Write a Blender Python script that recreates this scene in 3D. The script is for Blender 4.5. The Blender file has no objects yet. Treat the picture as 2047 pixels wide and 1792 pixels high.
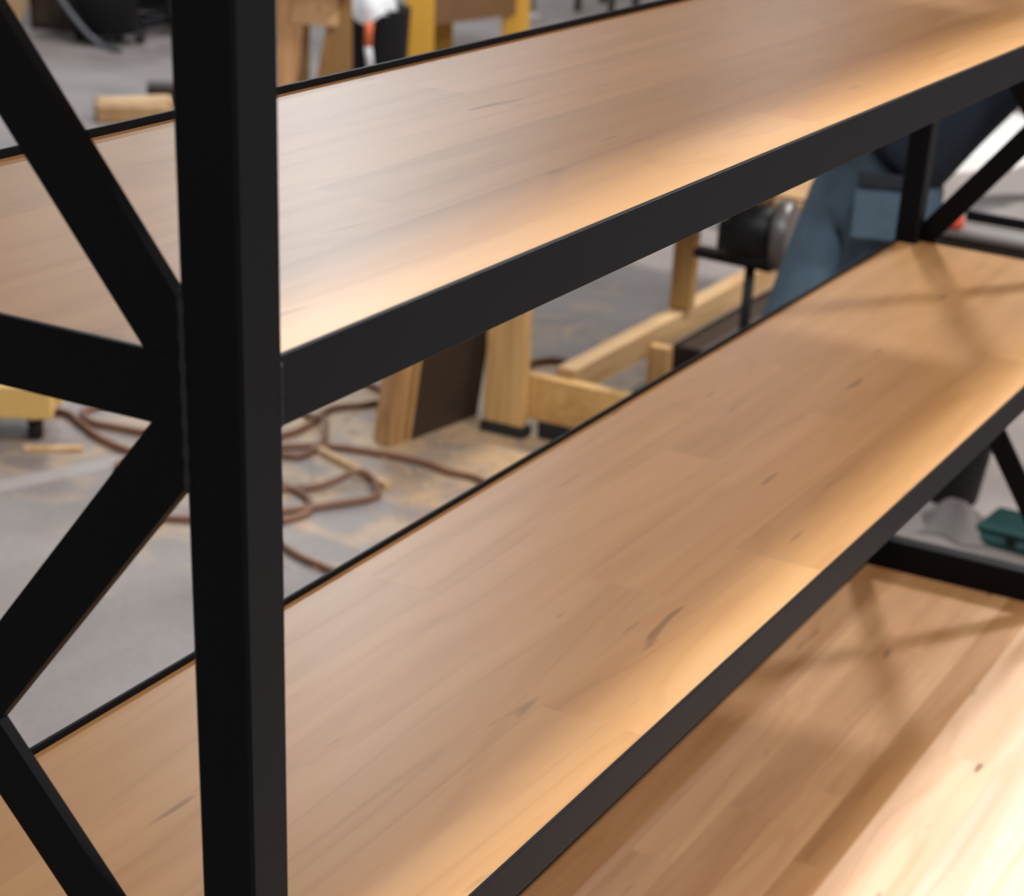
import bpy, bmesh, math, random
from mathutils import Vector, Matrix, Euler
random.seed(7)
C = bpy.context.scene.collection
SC = bpy.context.scene

# ------------------------------------------------------------------ camera
cam_d = bpy.data.cameras.new('camera')
cam_o = bpy.data.objects.new('camera', cam_d)
C.objects.link(cam_o)
r_ = Vector((0.43178465, -0.89903268, 0.0728166))
u_ = Vector((0.43388371, 0.27780228, 0.85707107))
f_ = Vector((0.79076352, 0.3384762, -0.5100264))
M = Matrix((( r_.x, u_.x, -f_.x, -0.88417329),
            ( r_.y, u_.y, -f_.y, -0.62367041),
            ( r_.z, u_.z, -f_.z, 1.94457959),
            (0, 0, 0, 1)))
cam_o.matrix_world = M
cam_d.sensor_fit = 'HORIZONTAL'
cam_d.sensor_width = 36.0
cam_d.lens = 3975.34 * 36.0 / 2047.0
cam_d.shift_x = (1023.5 - 1229.81) / 2047.0
cam_d.shift_y = (1710.43 - 896.0) / 2047.0
cam_d.clip_start = 0.05
cam_d.clip_end = 100
cam_d.dof.use_dof = True
cam_d.dof.focus_distance = 1.55
cam_d.dof.aperture_fstop = 8.8
SC.camera = cam_o

# ------------------------------------------------------------------ world, exposure
w = bpy.data.worlds.new('world'); SC.world = w
w.use_nodes = True
w.node_tree.nodes['Background'].inputs[0].default_value = (1.0, 0.95, 0.90, 1)
w.node_tree.nodes['Background'].inputs[1].default_value = 0.40
SC.view_settings.view_transform = 'Standard'
SC.view_settings.look = 'None'
SC.view_settings.gamma = 1.0
SC.view_settings.use_curve_mapping = False
SC.view_settings.exposure = 0.0

# hanging work lamps of the hall, some added for fill and sheen: (x, y, watts, size x, size y)
LAMP_Z = 4.78
LAMPS = [(1.3, -0.22, 195, 1.1, 0.85, 'over the near end of the shelving unit'), (7.7, -0.22, 400, 0.6, 0.5, 'beyond the far end of the shelving unit'),
         (7.7, 5.0, 150, 1.1, 0.6, 'above the plywood trestle'), (9.4, 5.0, 45, 1.1, 0.6, 'above the yellow painted bench, added to widen the shelf sheen'),  # the bench lamp is added to widen the sheen on the lower shelf
         (1.3, 5.0, 60, 1.1, 0.6, 'over the open floor behind the near end of the unit, added to light it'),  # added to brighten the floor at the back
         (14.0, 5.0, 50, 1.1, 0.6, 'past the dark brown stool'), (14.2, 9.6, 75, 1.1, 0.6, 'in the far corner of the hall by both walls'),
         (11.2, 9.6, 85, 1.1, 0.6, 'by the back wall, behind the black tool chest, added to spread the shelf sheen'),  # added to spread the sheen across the upper shelf
         (2.0, -5.3, 480, 1.3, 0.7, 'unseen over the aisle, added as fill for the shelving unit'),  # unseen lamp added to fill the shaded shelves from the front
         (7.7, 9.6, 40, 1.1, 0.6, 'behind the black shop vacuum, by the back wall')]
LAMP_COL = (1.0, 0.96, 0.92)          # warm white tubes
COOL_COL = (0.84, 0.93, 1.0)          # the daylight-white tubes over and behind the unit

# ------------------------------------------------------------------ materials
def nmat(name):
    m = bpy.data.materials.new(name); m.use_nodes = True
    nt = m.node_tree
    return m, nt, nt.nodes['Principled BSDF']
def N(nt, kind, **kw):
    n = nt.nodes.new(kind)
    for k, v in kw.items(): setattr(n, k, v)
    return n
def plain(name, col, rough=0.5, metal=0.0, var=0.12, scale=12.0, bump=0.0, spec=0.5):
    m, nt, b = nmat(name)
    tc = N(nt, 'ShaderNodeTexCoord')
    no = N(nt, 'ShaderNodeTexNoise'); no.inputs['Scale'].default_value = scale; no.inputs['Detail'].default_value = 5
    nt.links.new(tc.outputs['Object'], no.inputs['Vector'])
    mx = N(nt, 'ShaderNodeMix', data_type='RGBA')
    nt.links.new(no.outputs['Fac'], mx.inputs[0])
    mx.inputs[6].default_value = tuple(c * (1 - var) for c in col) + (1,)
    mx.inputs[7].default_value = tuple(min(1, c * (1 + var)) for c in col) + (1,)
    nt.links.new(mx.outputs[2], b.inputs['Base Color'])
    b.inputs['Roughness'].default_value = rough
    b.inputs['Metallic'].default_value = metal
    b.inputs['Specular IOR Level'].default_value = spec
    if bump:
        bp = N(nt, 'ShaderNodeBump'); bp.inputs['Strength'].default_value = bump; bp.inputs['Distance'].default_value = 0.01
        nt.links.new(no.outputs['Fac'], bp.inputs['Height']); nt.links.new(bp.outputs['Normal'], b.inputs['Normal'])
    return m
def wood(name, dark, light, axis=0, rough=0.35, stretch=14.0, base=2.2, streak=0.5, spec=0.5, coat=0.0, rings=0.35):
    """maple like board: grain runs along the object's axis, tone from the object's own colour"""
    m, nt, b = nmat(name)
    tc = N(nt, 'ShaderNodeTexCoord'); oi = N(nt, 'ShaderNodeObjectInfo')
    off = N(nt, 'ShaderNodeVectorMath', operation='SCALE'); off.inputs[0].default_value = (3.7, 9.1, 5.3)
    nt.links.new(oi.outputs['Random'], off.inputs['Scale'])
    add = N(nt, 'ShaderNodeVectorMath', operation='ADD')
    nt.links.new(tc.outputs['Object'], add.inputs[0]); nt.links.new(off.outputs[0], add.inputs[1])
    mp = N(nt, 'ShaderNodeMapping')
    s = [base * stretch] * 3; s[axis] = base
    mp.inputs['Scale'].default_value = s
    nt.links.new(add.outputs[0], mp.inputs['Vector'])
    n1 = N(nt, 'ShaderNodeTexNoise'); n1.inputs['Scale'].default_value = 1.0; n1.inputs['Detail'].default_value = 6; n1.inputs['Distortion'].default_value = 0.6
    nt.links.new(mp.outputs[0], n1.inputs['Vector'])
    # slow figure: broad cathedral lines
    mp2 = N(nt, 'ShaderNodeMapping'); s2 = [9.0] * 3; s2[axis] = 0.75
    mp2.inputs['Scale'].default_value = s2
    nt.links.new(add.outputs[0], mp2.inputs['Vector'])
    n2 = N(nt, 'ShaderNodeTexNoise'); n2.inputs['Scale'].default_value = 1.0; n2.inputs['Detail'].default_value = 2; n2.inputs['Distortion'].default_value = 0.3
    nt.links.new(mp2.outputs[0], n2.inputs['Vector'])
    mul = N(nt, 'ShaderNodeMath', operation='MULTIPLY'); mul.inputs[1].default_value = 55.0
    nt.links.new(n2.outputs['Fac'], mul.inputs[0])
    sn = N(nt, 'ShaderNodeMath', operation='SINE'); nt.links.new(mul.outputs[0], sn.inputs[0])
    ab = N(nt, 'ShaderNodeMapRange'); ab.inputs['From Min'].default_value = 0.55; ab.inputs['From Max'].default_value = 1.0
    ab.inputs['To Max'].default_value = rings
    nt.links.new(sn.outputs[0], ab.inputs['Value'])
    rp = N(nt, 'ShaderNodeMapRange'); rp.inputs['From Min'].default_value = 0.3; rp.inputs['From Max'].default_value = 0.72
    nt.links.new(n1.outputs['Fac'], rp.inputs['Value'])
    hv = N(nt, 'ShaderNodeMath', operation='MULTIPLY_ADD'); hv.inputs[1].default_value = 0.45
    nt.links.new(rp.outputs[0], hv.inputs[0])
    lo = N(nt, 'ShaderNodeMapRange'); lo.inputs['From Min'].default_value = 0.3; lo.inputs['From Max'].default_value = 0.7; lo.inputs['To Max'].default_value = 0.55
    nt.links.new(n2.outputs['Fac'], lo.inputs['Value']); nt.links.new(lo.outputs[0], hv.inputs[2])
    sub = N(nt, 'ShaderNodeMath', operation='SUBTRACT', use_clamp=True)
    nt.links.new(hv.outputs[0], sub.inputs[0]); nt.links.new(ab.outputs[0], sub.inputs[1])
    mx = N(nt, 'ShaderNodeMix', data_type='RGBA')
    nt.links.new(sub.outputs[0], mx.inputs[0])
    mx.inputs[6].default_value = dark + (1,); mx.inputs[7].default_value = light + (1,)
    # mineral streaks: short dark flecks
    mp3 = N(nt, 'ShaderNodeMapping'); s3 = [42.0] * 3; s3[axis] = 7.0
    mp3.inputs['Scale'].default_value = s3
    nt.links.new(add.outputs[0], mp3.inputs['Vector'])
    n3 = N(nt, 'ShaderNodeTexNoise'); n3.inputs['Scale'].default_value = 1.0; n3.inputs['Detail'].default_value = 1
    nt.links.new(mp3.outputs[0], n3.inputs['Vector'])
    fl = N(nt, 'ShaderNodeMapRange'); fl.inputs['From Min'].default_value = 0.735; fl.inputs['From Max'].default_value = 0.80; fl.inputs['To Max'].default_value = streak
    nt.links.new(n3.outputs['Fac'], fl.inputs['Value'])
    mx2 = N(nt, 'ShaderNodeMix', data_type='RGBA')
    nt.links.new(fl.outputs[0], mx2.inputs[0]); nt.links.new(mx.outputs[2], mx2.inputs[6])
    mx2.inputs[7].default_value = tuple(c * 0.22 for c in dark) + (1,)
    tint = N(nt, 'ShaderNodeMix', data_type='RGBA', blend_type='MULTIPLY'); tint.inputs[0].default_value = 1.0
    nt.links.new(mx2.outputs[2], tint.inputs[6]); nt.links.new(oi.outputs['Color'], tint.inputs[7])
    nt.links.new(tint.outputs[2], b.inputs['Base Color'])
    b.inputs['Roughness'].default_value = rough
    b.inputs['Specular IOR Level'].default_value = spec
    b.inputs['Coat Weight'].default_value = coat; b.inputs['Coat Roughness'].default_value = rough
    bp = N(nt, 'ShaderNodeBump'); bp.inputs['Strength'].default_value = 0.05; bp.inputs['Distance'].default_value = 0.002
    nt.links.new(n1.outputs['Fac'], bp.inputs['Height']); nt.links.new(bp.outputs['Normal'], b.inputs['Normal'])
    return m

MAPLE = wood('maple_shelf', (0.56, 0.285, 0.100), (0.75, 0.430, 0.190), 0, rough=0.37, spec=0.46, streak=0.5, rings=0.17)
BUTCHER = wood('maple_butcher_block', (0.53, 0.31, 0.15), (0.78, 0.52, 0.32), 0, rough=0.42, streak=0.8, spec=0.4, rings=0.2)
PINE = wood('pine_lumber', (0.42, 0.25, 0.10), (0.62, 0.42, 0.20), 2, rough=0.6, spec=0.3, streak=0.5)
PINE_X = wood('pine_lumber_long', (0.40, 0.25, 0.12), (0.60, 0.43, 0.24), 0, rough=0.6, spec=0.3, streak=0.4)
PLY = wood('plywood_tan', (0.30, 0.17, 0.07), (0.50, 0.31, 0.16), 2, rough=0.6, spec=0.3, streak=0.4)
PALEWOOD = wood('pale_offcut_wood', (0.46, 0.28, 0.13), (0.64, 0.44, 0.25), 0, rough=0.6, spec=0.3, streak=0.3)
YELLOW = plain('yellow_paint', (0.60, 0.32, 0.035), 0.5, var=0.10, scale=6)
YELLOWWOOD = plain('yellow_stained_wood', (0.66, 0.42, 0.13), 0.6, var=0.12, scale=8)
DARKWOOD = plain('dark_brown_board', (0.030, 0.017, 0.010), 0.6, var=0.3, scale=7)
STEEL = plain('blackened_steel', (0.0024, 0.0034, 0.0056), 0.5, 0.0, var=0.35, scale=9, bump=0.03, spec=0.15)
WELD = plain('weld_bead_metal', (0.03, 0.03, 0.03), 0.5, 0.4, var=0.3, scale=80)
BLACK = plain('black_plastic', (0.005, 0.005, 0.006), 0.5, var=0.2, spec=0.25)
RUBBER = plain('black_rubber', (0.012, 0.011, 0.010), 0.75, var=0.25)
GREYMETAL = plain('grey_cast_metal', (0.30, 0.27, 0.26), 0.45, 0.3, var=0.12, scale=5)
SILVER = plain('aluminium_rail', (0.75, 0.72, 0.70), 0.4, 0.3, var=0.05)
RED = plain('red_plastic', (0.62, 0.07, 0.03), 0.4, var=0.1)
ORANGE = plain('orange_strap', (0.66, 0.14, 0.05), 0.6, var=0.1)
WHITE = plain('white_laminate', (0.80, 0.79, 0.77), 0.4, var=0.03)
BAG = plain('white_plastic_bag', (0.74, 0.75, 0.78), 0.4, var=0.08, scale=15)
HOSE = plain('reddish_air_hose', (0.18, 0.080, 0.042), 0.5, var=0.15)
TEAL = plain('teal_plastic', (0.004, 0.045, 0.043), 0.4, var=0.2, scale=8)
GREYCLOTH = plain('grey_cloth', (0.17, 0.15, 0.14), 0.9, var=0.25, scale=9, bump=0.3)
DENIM = plain('blue_grey_denim', (0.058, 0.086, 0.113), 0.85, var=0.30, scale=22, bump=0.25, spec=0.2)
DENIMDARK = plain('denim_seam', (0.006, 0.009, 0.014), 0.9, var=0.2, scale=22)
SHIRT = plain('dark_navy_shirt', (0.010, 0.014, 0.022), 0.9, var=0.3, scale=10, bump=0.3, spec=0.2)
SKIN = plain('skin', (0.52, 0.30, 0.21), 0.5, var=0.08, scale=20)
HAIR = plain('dark_hair', (0.02, 0.013, 0.009), 0.6, var=0.3, scale=60)
BOOT = plain('brown_leather_boot', (0.05, 0.03, 0.02), 0.6, var=0.2)
EYE = plain('eye_white', (0.75, 0.73, 0.70), 0.25, var=0.02)
WALLM = plain('painted_wall', (0.50, 0.48, 0.46), 0.8, var=0.04, scale=1.5)
CEIL = plain('painted_ceiling', (0.62, 0.60, 0.58), 0.8, var=0.04, scale=1.5)
TAPE = plain('pale_floor_strip', (0.31, 0.27, 0.255), 0.6, var=0.10, scale=14)
DUST = plain('sawdust', (0.40, 0.28, 0.18), 0.9, var=0.2, scale=40)

def concrete():
    m, nt, b = nmat('dusty_concrete_floor')
    geo = N(nt, 'ShaderNodeNewGeometry')
    def noise(scale, detail=5, dist=0.0):
        n = N(nt, 'ShaderNodeTexNoise'); n.inputs['Scale'].default_value = scale; n.inputs['Detail'].default_value = detail; n.inputs['Distortion'].default_value = dist
        nt.links.new(geo.outputs['Position'], n.inputs['Vector']); return n
    a = noise(2.1, 7, 0.6); f = noise(60, 3); d = noise(4.5, 6, 1.2)
    ra = N(nt, 'ShaderNodeValToRGB')
    ra.color_ramp.elements[0].position = 0.32; ra.color_ramp.elements[0].color = (0.190, 0.158, 0.145, 1)
    ra.color_ramp.elements[1].position = 0.68; ra.color_ramp.elements[1].color = (0.285, 0.245, 0.232, 1)
    nt.links.new(a.outputs['Fac'], ra.inputs[0])
    mf = N(nt, 'ShaderNodeMix', data_type='RGBA', blend_type='OVERLAY'); mf.inputs[0].default_value = 0.25
    nt.links.new(ra.outputs[0], mf.inputs[6]); nt.links.new(f.outputs['Fac'], mf.inputs[7])
    # sawdust drifts lie around the dolly and the hose
    dist = N(nt, 'ShaderNodeVectorMath', operation='DISTANCE'); dist.inputs[1].default_value = (4.25, 2.15, 0)
    nt.links.new(geo.outputs['Position'], dist.inputs[0])
    rd = N(nt, 'ShaderNodeMapRange'); rd.inputs['From Min'].default_value = 2.3; rd.inputs['From Max'].default_value = 0.3
    rd.inputs['To Min'].default_value = -0.35; rd.inputs['To Max'].default_value = 0.20
    nt.links.new(dist.outputs['Value'], rd.inputs['Value'])
    ad = N(nt, 'ShaderNodeMath', operation='ADD'); nt.links.new(d.outputs['Fac'], ad.inputs[0]); nt.links.new(rd.outputs[0], ad.inputs[1])
    rm = N(nt, 'ShaderNodeMapRange'); rm.inputs['From Min'].default_value = 0.44; rm.inputs['From Max'].default_value = 0.74
    rm.inputs['To Max'].default_value = 1.0
    nt.links.new(ad.outputs[0], rm.inputs['Value'])
    mx = N(nt, 'ShaderNodeMix', data_type='RGBA'); nt.links.new(rm.outputs[0], mx.inputs[0])
    nt.links.new(mf.outputs[2], mx.inputs[6]); mx.inputs[7].default_value = (0.47, 0.32, 0.19, 1)
    nt.links.new(mx.outputs[2], b.inputs['Base Color'])
    b.inputs['Roughness'].default_value = 0.5; b.inputs['Specular IOR Level'].default_value = 0.35
    bp = N(nt, 'ShaderNodeBump'); bp.inputs['Strength'].default_value = 0.15; bp.inputs['Distance'].default_value = 0.01
    nt.links.new(d.outputs['Fac'], bp.inputs['Height']); nt.links.new(bp.outputs['Normal'], b.inputs['Normal'])
    return m
FLOOR = concrete()
def emis(name, col, s):
    m, nt, b = nmat(name)
    b.inputs['Emission Color'].default_value = col + (1,); b.inputs['Emission Strength'].default_value = s
    b.inputs['Base Color'].default_value = (0.8, 0.8, 0.8, 1)
    return m

# ------------------------------------------------------------------ helpers
def link(name, bm, mat, parent=None, smooth=False):
    me = bpy.data.meshes.new(name)
    bmesh.ops.recalc_face_normals(bm, faces=bm.faces)
    bm.to_mesh(me); bm.free()
    if smooth:
        for p in me.polygons: p.use_smooth = True
    me.materials.append(mat)
    o = bpy.data.objects.new(name, me); C.objects.link(o)
    if parent is not None:
        o.parent = parent
        o.matrix_parent_inverse = parent_world(parent).inverted()
    return o
def parent_world(p):
    m = p.matrix_basis.copy()
    if p.parent: m = parent_world(p.parent) @ p.matrix_parent_inverse @ m
    return m
def tag(o, label, cat, group=None):
    o['label'] = label; o['category'] = cat
    if group: o['group'] = group
    return o
def thing(name, label, cat, loc=(0, 0, 0), group=None):
    o = bpy.data.objects.new(name, None); C.objects.link(o); o.location = loc
    o.empty_display_size = 0.1
    return tag(o, label, cat, group)
def struct(o):
    o['kind'] = 'structure'; return o
def bm_box(bm, p0, p1, bevel=0.0, mat=None):
    c = Vector([(a + b) / 2 for a, b in zip(p0, p1)]); s = Vector([abs(b - a) for a, b in zip(p0, p1)])
    g = bmesh.ops.create_cube(bm, size=1.0)
    vs = g['verts']
    for v in vs: v.co = Vector((v.co.x * s.x, v.co.y * s.y, v.co.z * s.z))
    if bevel > 0:
        es = list({e for v in vs for e in v.link_edges})
        r = bmesh.ops.bevel(bm, geom=es, offset=bevel, segments=1, affect='EDGES', profile=0.5)
        vs = list({v for f in r['faces'] for v in f.verts} | {v for v in vs if v.is_valid})
    for v in vs:
        v.co = v.co + c
        if mat is not None: v.co = mat @ v.co
    return vs
def box(name, p0, p1, mat, parent=None, bevel=0.002, xf=None):
    bm = bmesh.new(); bm_box(bm, p0, p1, bevel, xf)
    return link(name, bm, mat, parent)
def frame_of(a, b, up=(0, 0, 1)):
    a, b = Vector(a), Vector(b); x = (b - a).normalized(); upv = Vector(up)
    y = upv.cross(x).normalized(); z = x.cross(y)
    m = Matrix.Identity(4)
    for i in range(3): m[i][0], m[i][1], m[i][2], m[i][3] = x[i], y[i], z[i], a[i]
    return m, (b - a).length
def bar(name, a, b, wy, wz, mat, parent=None, up=(0, 0, 1), bevel=0.002):
    m, L = frame_of(a, b, up)
    return box(name, (0, -wy / 2, -wz / 2), (L, wy / 2, wz / 2), mat, parent, bevel, m)
def bm_tube(bm, pts, rad, seg=8, closed=False):
    pts = [Vector(p) for p in pts]; n = len(pts); rings = []
    prev = None
    for i, p in enumerate(pts):
        t = (pts[min(i + 1, n - 1)] - pts[max(i - 1, 0)]).normalized()
        if prev is None:
            a = Vector((0, 0, 1)) if abs(t.z) < 0.9 else Vector((1, 0, 0))
            nrm = t.cross(a).normalized()
        else:
            nrm = (prev - t * prev.dot(t)).normalized()
        prev = nrm; bn = t.cross(nrm)
        r = rad[i] if isinstance(rad, (list, tuple)) else rad
        rings.append([bm.verts.new(p + (nrm * math.cos(2 * math.pi * k / seg) + bn * math.sin(2 * math.pi * k / seg)) * r) for k in range(seg)])
    for i in range(n - 1):
        for k in range(seg):
            bm.faces.new((rings[i][k], rings[i][(k + 1) % seg], rings[i + 1][(k + 1) % seg], rings[i + 1][k]))
    bm.faces.new(rings[0][::-1]); bm.faces.new(rings[-1])
def tube(name, pts, rad, mat, parent=None, seg=8):
    bm = bmesh.new(); bm_tube(bm, pts, rad, seg)
    return link(name, bm, mat, parent, True)
def spline(ctrl, n=10):
    c = [Vector(p) for p in ctrl]; c = [c[0] * 2 - c[1]] + c + [c[-1] * 2 - c[-2]]
    out = []
    for i in range(1, len(c) - 2):
        for k in range(n):
            t = k / n
            out.append(0.5 * ((2 * c[i]) + (c[i + 1] - c[i - 1]) * t + (2 * c[i - 1] - 5 * c[i] + 4 * c[i + 1] - c[i + 2]) * t * t
                              + (3 * c[i] - c[i - 1] - 3 * c[i + 1] + c[i + 2]) * t ** 3))
    out.append(c[-2]); return out
def lathe(name, prof, mat, parent=None, loc=(0, 0, 0), seg=24, xf=None):
    bm = bmesh.new(); rings = []
    for r, z in prof:
        rings.append([bm.verts.new((max(r, 1e-4) * math.cos(2 * math.pi * k / seg), max(r, 1e-4) * math.sin(2 * math.pi * k / seg), z)) for k in range(seg)])
    for i in range(len(rings) - 1):
        for k in range(seg):
            bm.faces.new((rings[i][k], rings[i][(k + 1) % seg], rings[i + 1][(k + 1) % seg], rings[i + 1][k]))
    bm.faces.new(rings[0][::-1]); bm.faces.new(rings[-1])
    m = xf if xf is not None else Matrix.Translation(loc)
    for v in bm.verts: v.co = m @ v.co
    return link(name, bm, mat, parent, True)
def prism(name, poly, z0, z1, mat, parent=None, xf=None, bevel=0.0):
    """polygon in local xy extruded z0..z1"""
    bm = bmesh.new()
    lo = [bm.verts.new((x, y, z0)) for x, y in poly]; hi = [bm.verts.new((x, y, z1)) for x, y in poly]
    n = len(poly)
    bm.faces.new(lo[::-1]); bm.faces.new(hi)
    for i in range(n): bm.faces.new((lo[i], lo[(i + 1) % n], hi[(i + 1) % n], hi[i]))
    if bevel: bmesh.ops.bevel(bm, geom=list(bm.edges), offset=bevel, segments=1, affect='EDGES')
    if xf is not None:
        for v in bm.verts: v.co = xf @ v.co
    return link(name, bm, mat, parent)
def RZ(x, y, z, deg): return Matrix.Translation((x, y, z)) @ Matrix.Rotation(math.radians(deg), 4, 'Z')

# ------------------------------------------------------------------ setting
struct(box('floor', (-6, -6, -0.2), (20, 13, 0), FLOOR, bevel=0))
struct(box('wall_back', (-6, 13, 0), (20, 13.2, 5.6), WALLM, bevel=0))
struct(box('wall_right', (20, -6, 0), (20.2, 13.2, 5.6), WALLM, bevel=0))
struct(box('ceiling', (-6, -6, 5.6), (20.2, 13.2, 5.8), CEIL, bevel=0))
struct(bar('trim_1', (2.60, 2.985, 0.0006), (3.75, 2.56, 0.0006), 0.075, 0.0012, TAPE, bevel=0))

def lamp(i, x, y, watts, sx, sy, label):
    t = thing('hanging_work_lamp', label, 'lamp', (x, y, LAMP_Z), 'work lamps hanging under the workshop ceiling')
    bm = bmesh.new()
    a = [(-sx / 2 - .04, -sy / 2 - .04, .01), (sx / 2 + .04, -sy / 2 - .04, .01), (sx / 2 + .04, sy / 2 + .04, .01), (-sx / 2 - .04, sy / 2 + .04, .01)]
    b = [(p[0] * .6, p[1] * .5, .12) for p in a]
    A = [bm.verts.new(Vector(p) + Vector((x, y, LAMP_Z))) for p in a]; B = [bm.verts.new(Vector(p) + Vector((x, y, LAMP_Z))) for p in b]
    bm.faces.new(B)
    bm.faces.new(A[::-1])
    for k in range(4): bm.faces.new((A[k], A[(k + 1) % 4], B[(k + 1) % 4], B[k]))
    link('housing', bm, WHITE, t)
    for s in (-1, 1):
        tube('hanging_wire', [(x + s * sx * .25, y, LAMP_Z + .12), (x + s * sx * .25, y, 5.6)], .006, GREYMETAL, t, 6)
    l = bpy.data.lights.new('lamp_light', 'AREA'); l.shape = 'RECTANGLE'; l.size = sx; l.size_y = sy
    l.energy = watts; l.color = COOL_COL if y > 4 else ((0.92, 0.96, 1.0) if abs(y) < 1 and x < 3 else LAMP_COL)
    lo = bpy.data.objects.new('lamp_light', l); C.objects.link(lo); lo.parent = t; lo.location = (0, 0, 0)
for i, L_ in enumerate(LAMPS):
    lamp(i, *L_[:5], 'white work lamp hanging ' + L_[5])

# ------------------------------------------------------------------ shelving unit
W = 0.0381          # steel section
D = 0.443           # outer depth
LEN = 2.679         # outer length
Z0 = 0.489          # table top the unit stands on
ZL, ZU, ZT = 1.105, 1.600, 2.095
HR = 0.0393
unit = thing('shelving_unit', 'black steel shelving unit with maple shelves and crossed braces at the ends', 'shelving unit', (LEN / 2, D / 2, Z0))
for x in (0, LEN - W):
    for y in (0, D - W):
        box('post', (x if x == 0 else x - .002, y if y == 0 else y - .002, Z0), (x + W + (.002 if x == 0 else 0), y + W + (.002 if y == 0 else 0), ZT + 0.004), STEEL, unit, 0.0022)
LIP = 0.006
for z in (ZL, ZU, ZT):
    for side in (0, 1):      # long angle-iron rails, front and back
        bm = bmesh.new()
        y0, y1 = (0.0006, 0.0045) if side == 0 else (D - 0.0045 - 0.0035, D - 0.004)
        bm_box(bm, (W, y0, z - HR), (LEN - W, y1, z + (LIP * .35 if side == 0 else LIP)), 0.0006)
        ya, yb = (0.0045, 0.036) if side == 0 else (D - 0.04, D - 0.008)
        bm_box(bm, (W, ya, z - 0.024), (LEN - W, yb, z - 0.0195), 0)
        link('front_rail' if side == 0 else 'back_rail', bm, STEEL, unit)
    for x in (0, LEN):
        bm = bmesh.new()
        s = 1 if x == 0 else -1
        bm_box(bm, (min(x, x + s * .0045), W, z - HR), (max(x, x + s * .0045), D - W, z + LIP * .5), 0.0006)
        bm_box(bm, (min(x + s * .0045, x + s * .036), W, z - 0.024), (max(x + s * .0045, x + s * .036), D - W, z - 0.0195), 0)
        link('end_rail', bm, STEEL, unit)
for x in (0.0, LEN - W):
    box('end_rail', (x, W, Z0), (x + W, D - W, Z0 + 0.058), STEEL, unit, 0.002)
box('back_rail', (W, D - W, Z0), (LEN - W, D, Z0 + 0.058), STEEL, unit, 0.002)
# crossed end braces, three bays at each end
for x in (0.0, LEN - W):
    xc = x + W / 2
    for za, zb in ((Z0 + 0.058, ZL - HR), (ZL, ZU - HR), (ZU, ZT - HR)):
        for sgn in (0, 1):
            ya, yb = (W, D - W) if sgn == 0 else (D - W, W)
            m, L = frame_of((xc, ya, za), (xc, yb, zb), (1, 0, 0))
            # bar clipped to the bay: mitred ends
            d = Vector((0, yb - ya, zb - za)).normalized(); nrm = Vector((0, -d.z, d.y)); h = 0.0195
            poly = []
            cy0, cy1 = min(ya, yb), max(ya, yb)
            pts = []
            for side in (1, -1):
                o = Vector((xc, ya, za)) + nrm * h * side
                ts = []
                for t in ((cy0 - o.y) / d.y, (cy1 - o.y) / d.y): ts.append(t)
                tz = [(za - o.z) / d.z, (zb - o.z) / d.z]
                t0 = max(min(ts), min(tz)); t1 = min(max(ts), max(tz))
                pts.append((o + d * t0, o + d * t1))
            (p0, p1), (q0, q1) = pts
            corner0 = Vector((xc, ya, za)); corner1 = Vector((xc, yb, zb))
            outline = [p0, p1, corner1, q1, q0, corner0]
            xo = (0.0004 if x == 0 else LEN - 0.0094) + sgn * 0.0003; th = 0.009
            bm = bmesh.new()
            A = [bm.verts.new((xo, v.y, v.z)) for v in outline]; B = [bm.verts.new((xo + th, v.y, v.z)) for v in outline]
            bm.faces.new(A); bm.faces.new(B[::-1])
            for k in range(6): bm.faces.new((A[k], B[k], B[(k + 1) % 6], A[(k + 1) % 6]))
            link('brace', bm, STEEL, unit)
# weld beads at the near joint
def weld(p, q, r=0.0022):
    p, q = Vector(p), Vector(q); n = 14
    bm = bmesh.new()
    bm_tube(bm, [p.lerp(q, i / n) for i in range(n + 1)], [r * (0.8 + 0.45 * (i % 2)) for i in range(n + 1)], 6)
    o = link('weld_bead', bm, WELD, unit, True); o['label'] = 'dull grey weld bead along the post'
weld((0.0004, W + .0008, ZU - .075), (0.0004, W + .0008, ZU + .040))
weld((W + .0008, 0.0008, ZU - HR), (W + .0008, 0.0008, ZU - .002), 0.0012)

def shelf(z, rows, mat, tones):
    bm = bmesh.new(); bm_box(bm, (0.006, 0.0055, z - 0.019), (LEN - 0.006, D - 0.009, z - 0.006), 0)
    s = link('shelf', bm, mat, unit); s['label'] = 'pale maple shelf board'
    k = 0
    for (ya, yb), joints in rows:
        xs = [0.0055] + joints + [LEN - 0.0055]
        for a, b in zip(xs[:-1], xs[1:]):
            g = 0.0
            p = box('plank', (a + g, ya + g, z - 0.0058), (b - g, yb - g, z), mat, s, 0.0)
            t = tones[k % len(tones)]; k += 1
            p.color = (t[0], t[1], t[2], 1)
    return s
YR = [(0.0050, 0.112), (0.112, 0.214), (0.214, 0.318), (0.318, D - 0.0086)]
TON = [(1, .99, .97), (1.03, 1.01, .98), (.97, .96, .94), (1.02, 1.0, .97), (.98, .98, .97), (1.04, 1.03, 1.02), (.96, .95, .93)]
shelf(ZL, [(YR[0], [0.627, 1.10, 2.05]), (YR[1], [0.93, 1.62]), (YR[2], [0.41, 1.36, 2.22]), (YR[3], [0.80, 1.79])], MAPLE, TON)
shelf(ZU, [(YR[0], [0.95, 2.1]), (YR[1], [0.40, 1.50]), (YR[2], [1.15, 2.0]), (YR[3], [0.82, 1.7])], MAPLE, TON[2:] + TON[:2])
shelf(ZT, [(YR[0], [1.2]), (YR[1], [0.7, 1.9]), (YR[2], [1.4]), (YR[3], [0.9, 2.0])], MAPLE, TON[1:] + TON[:1])

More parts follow.
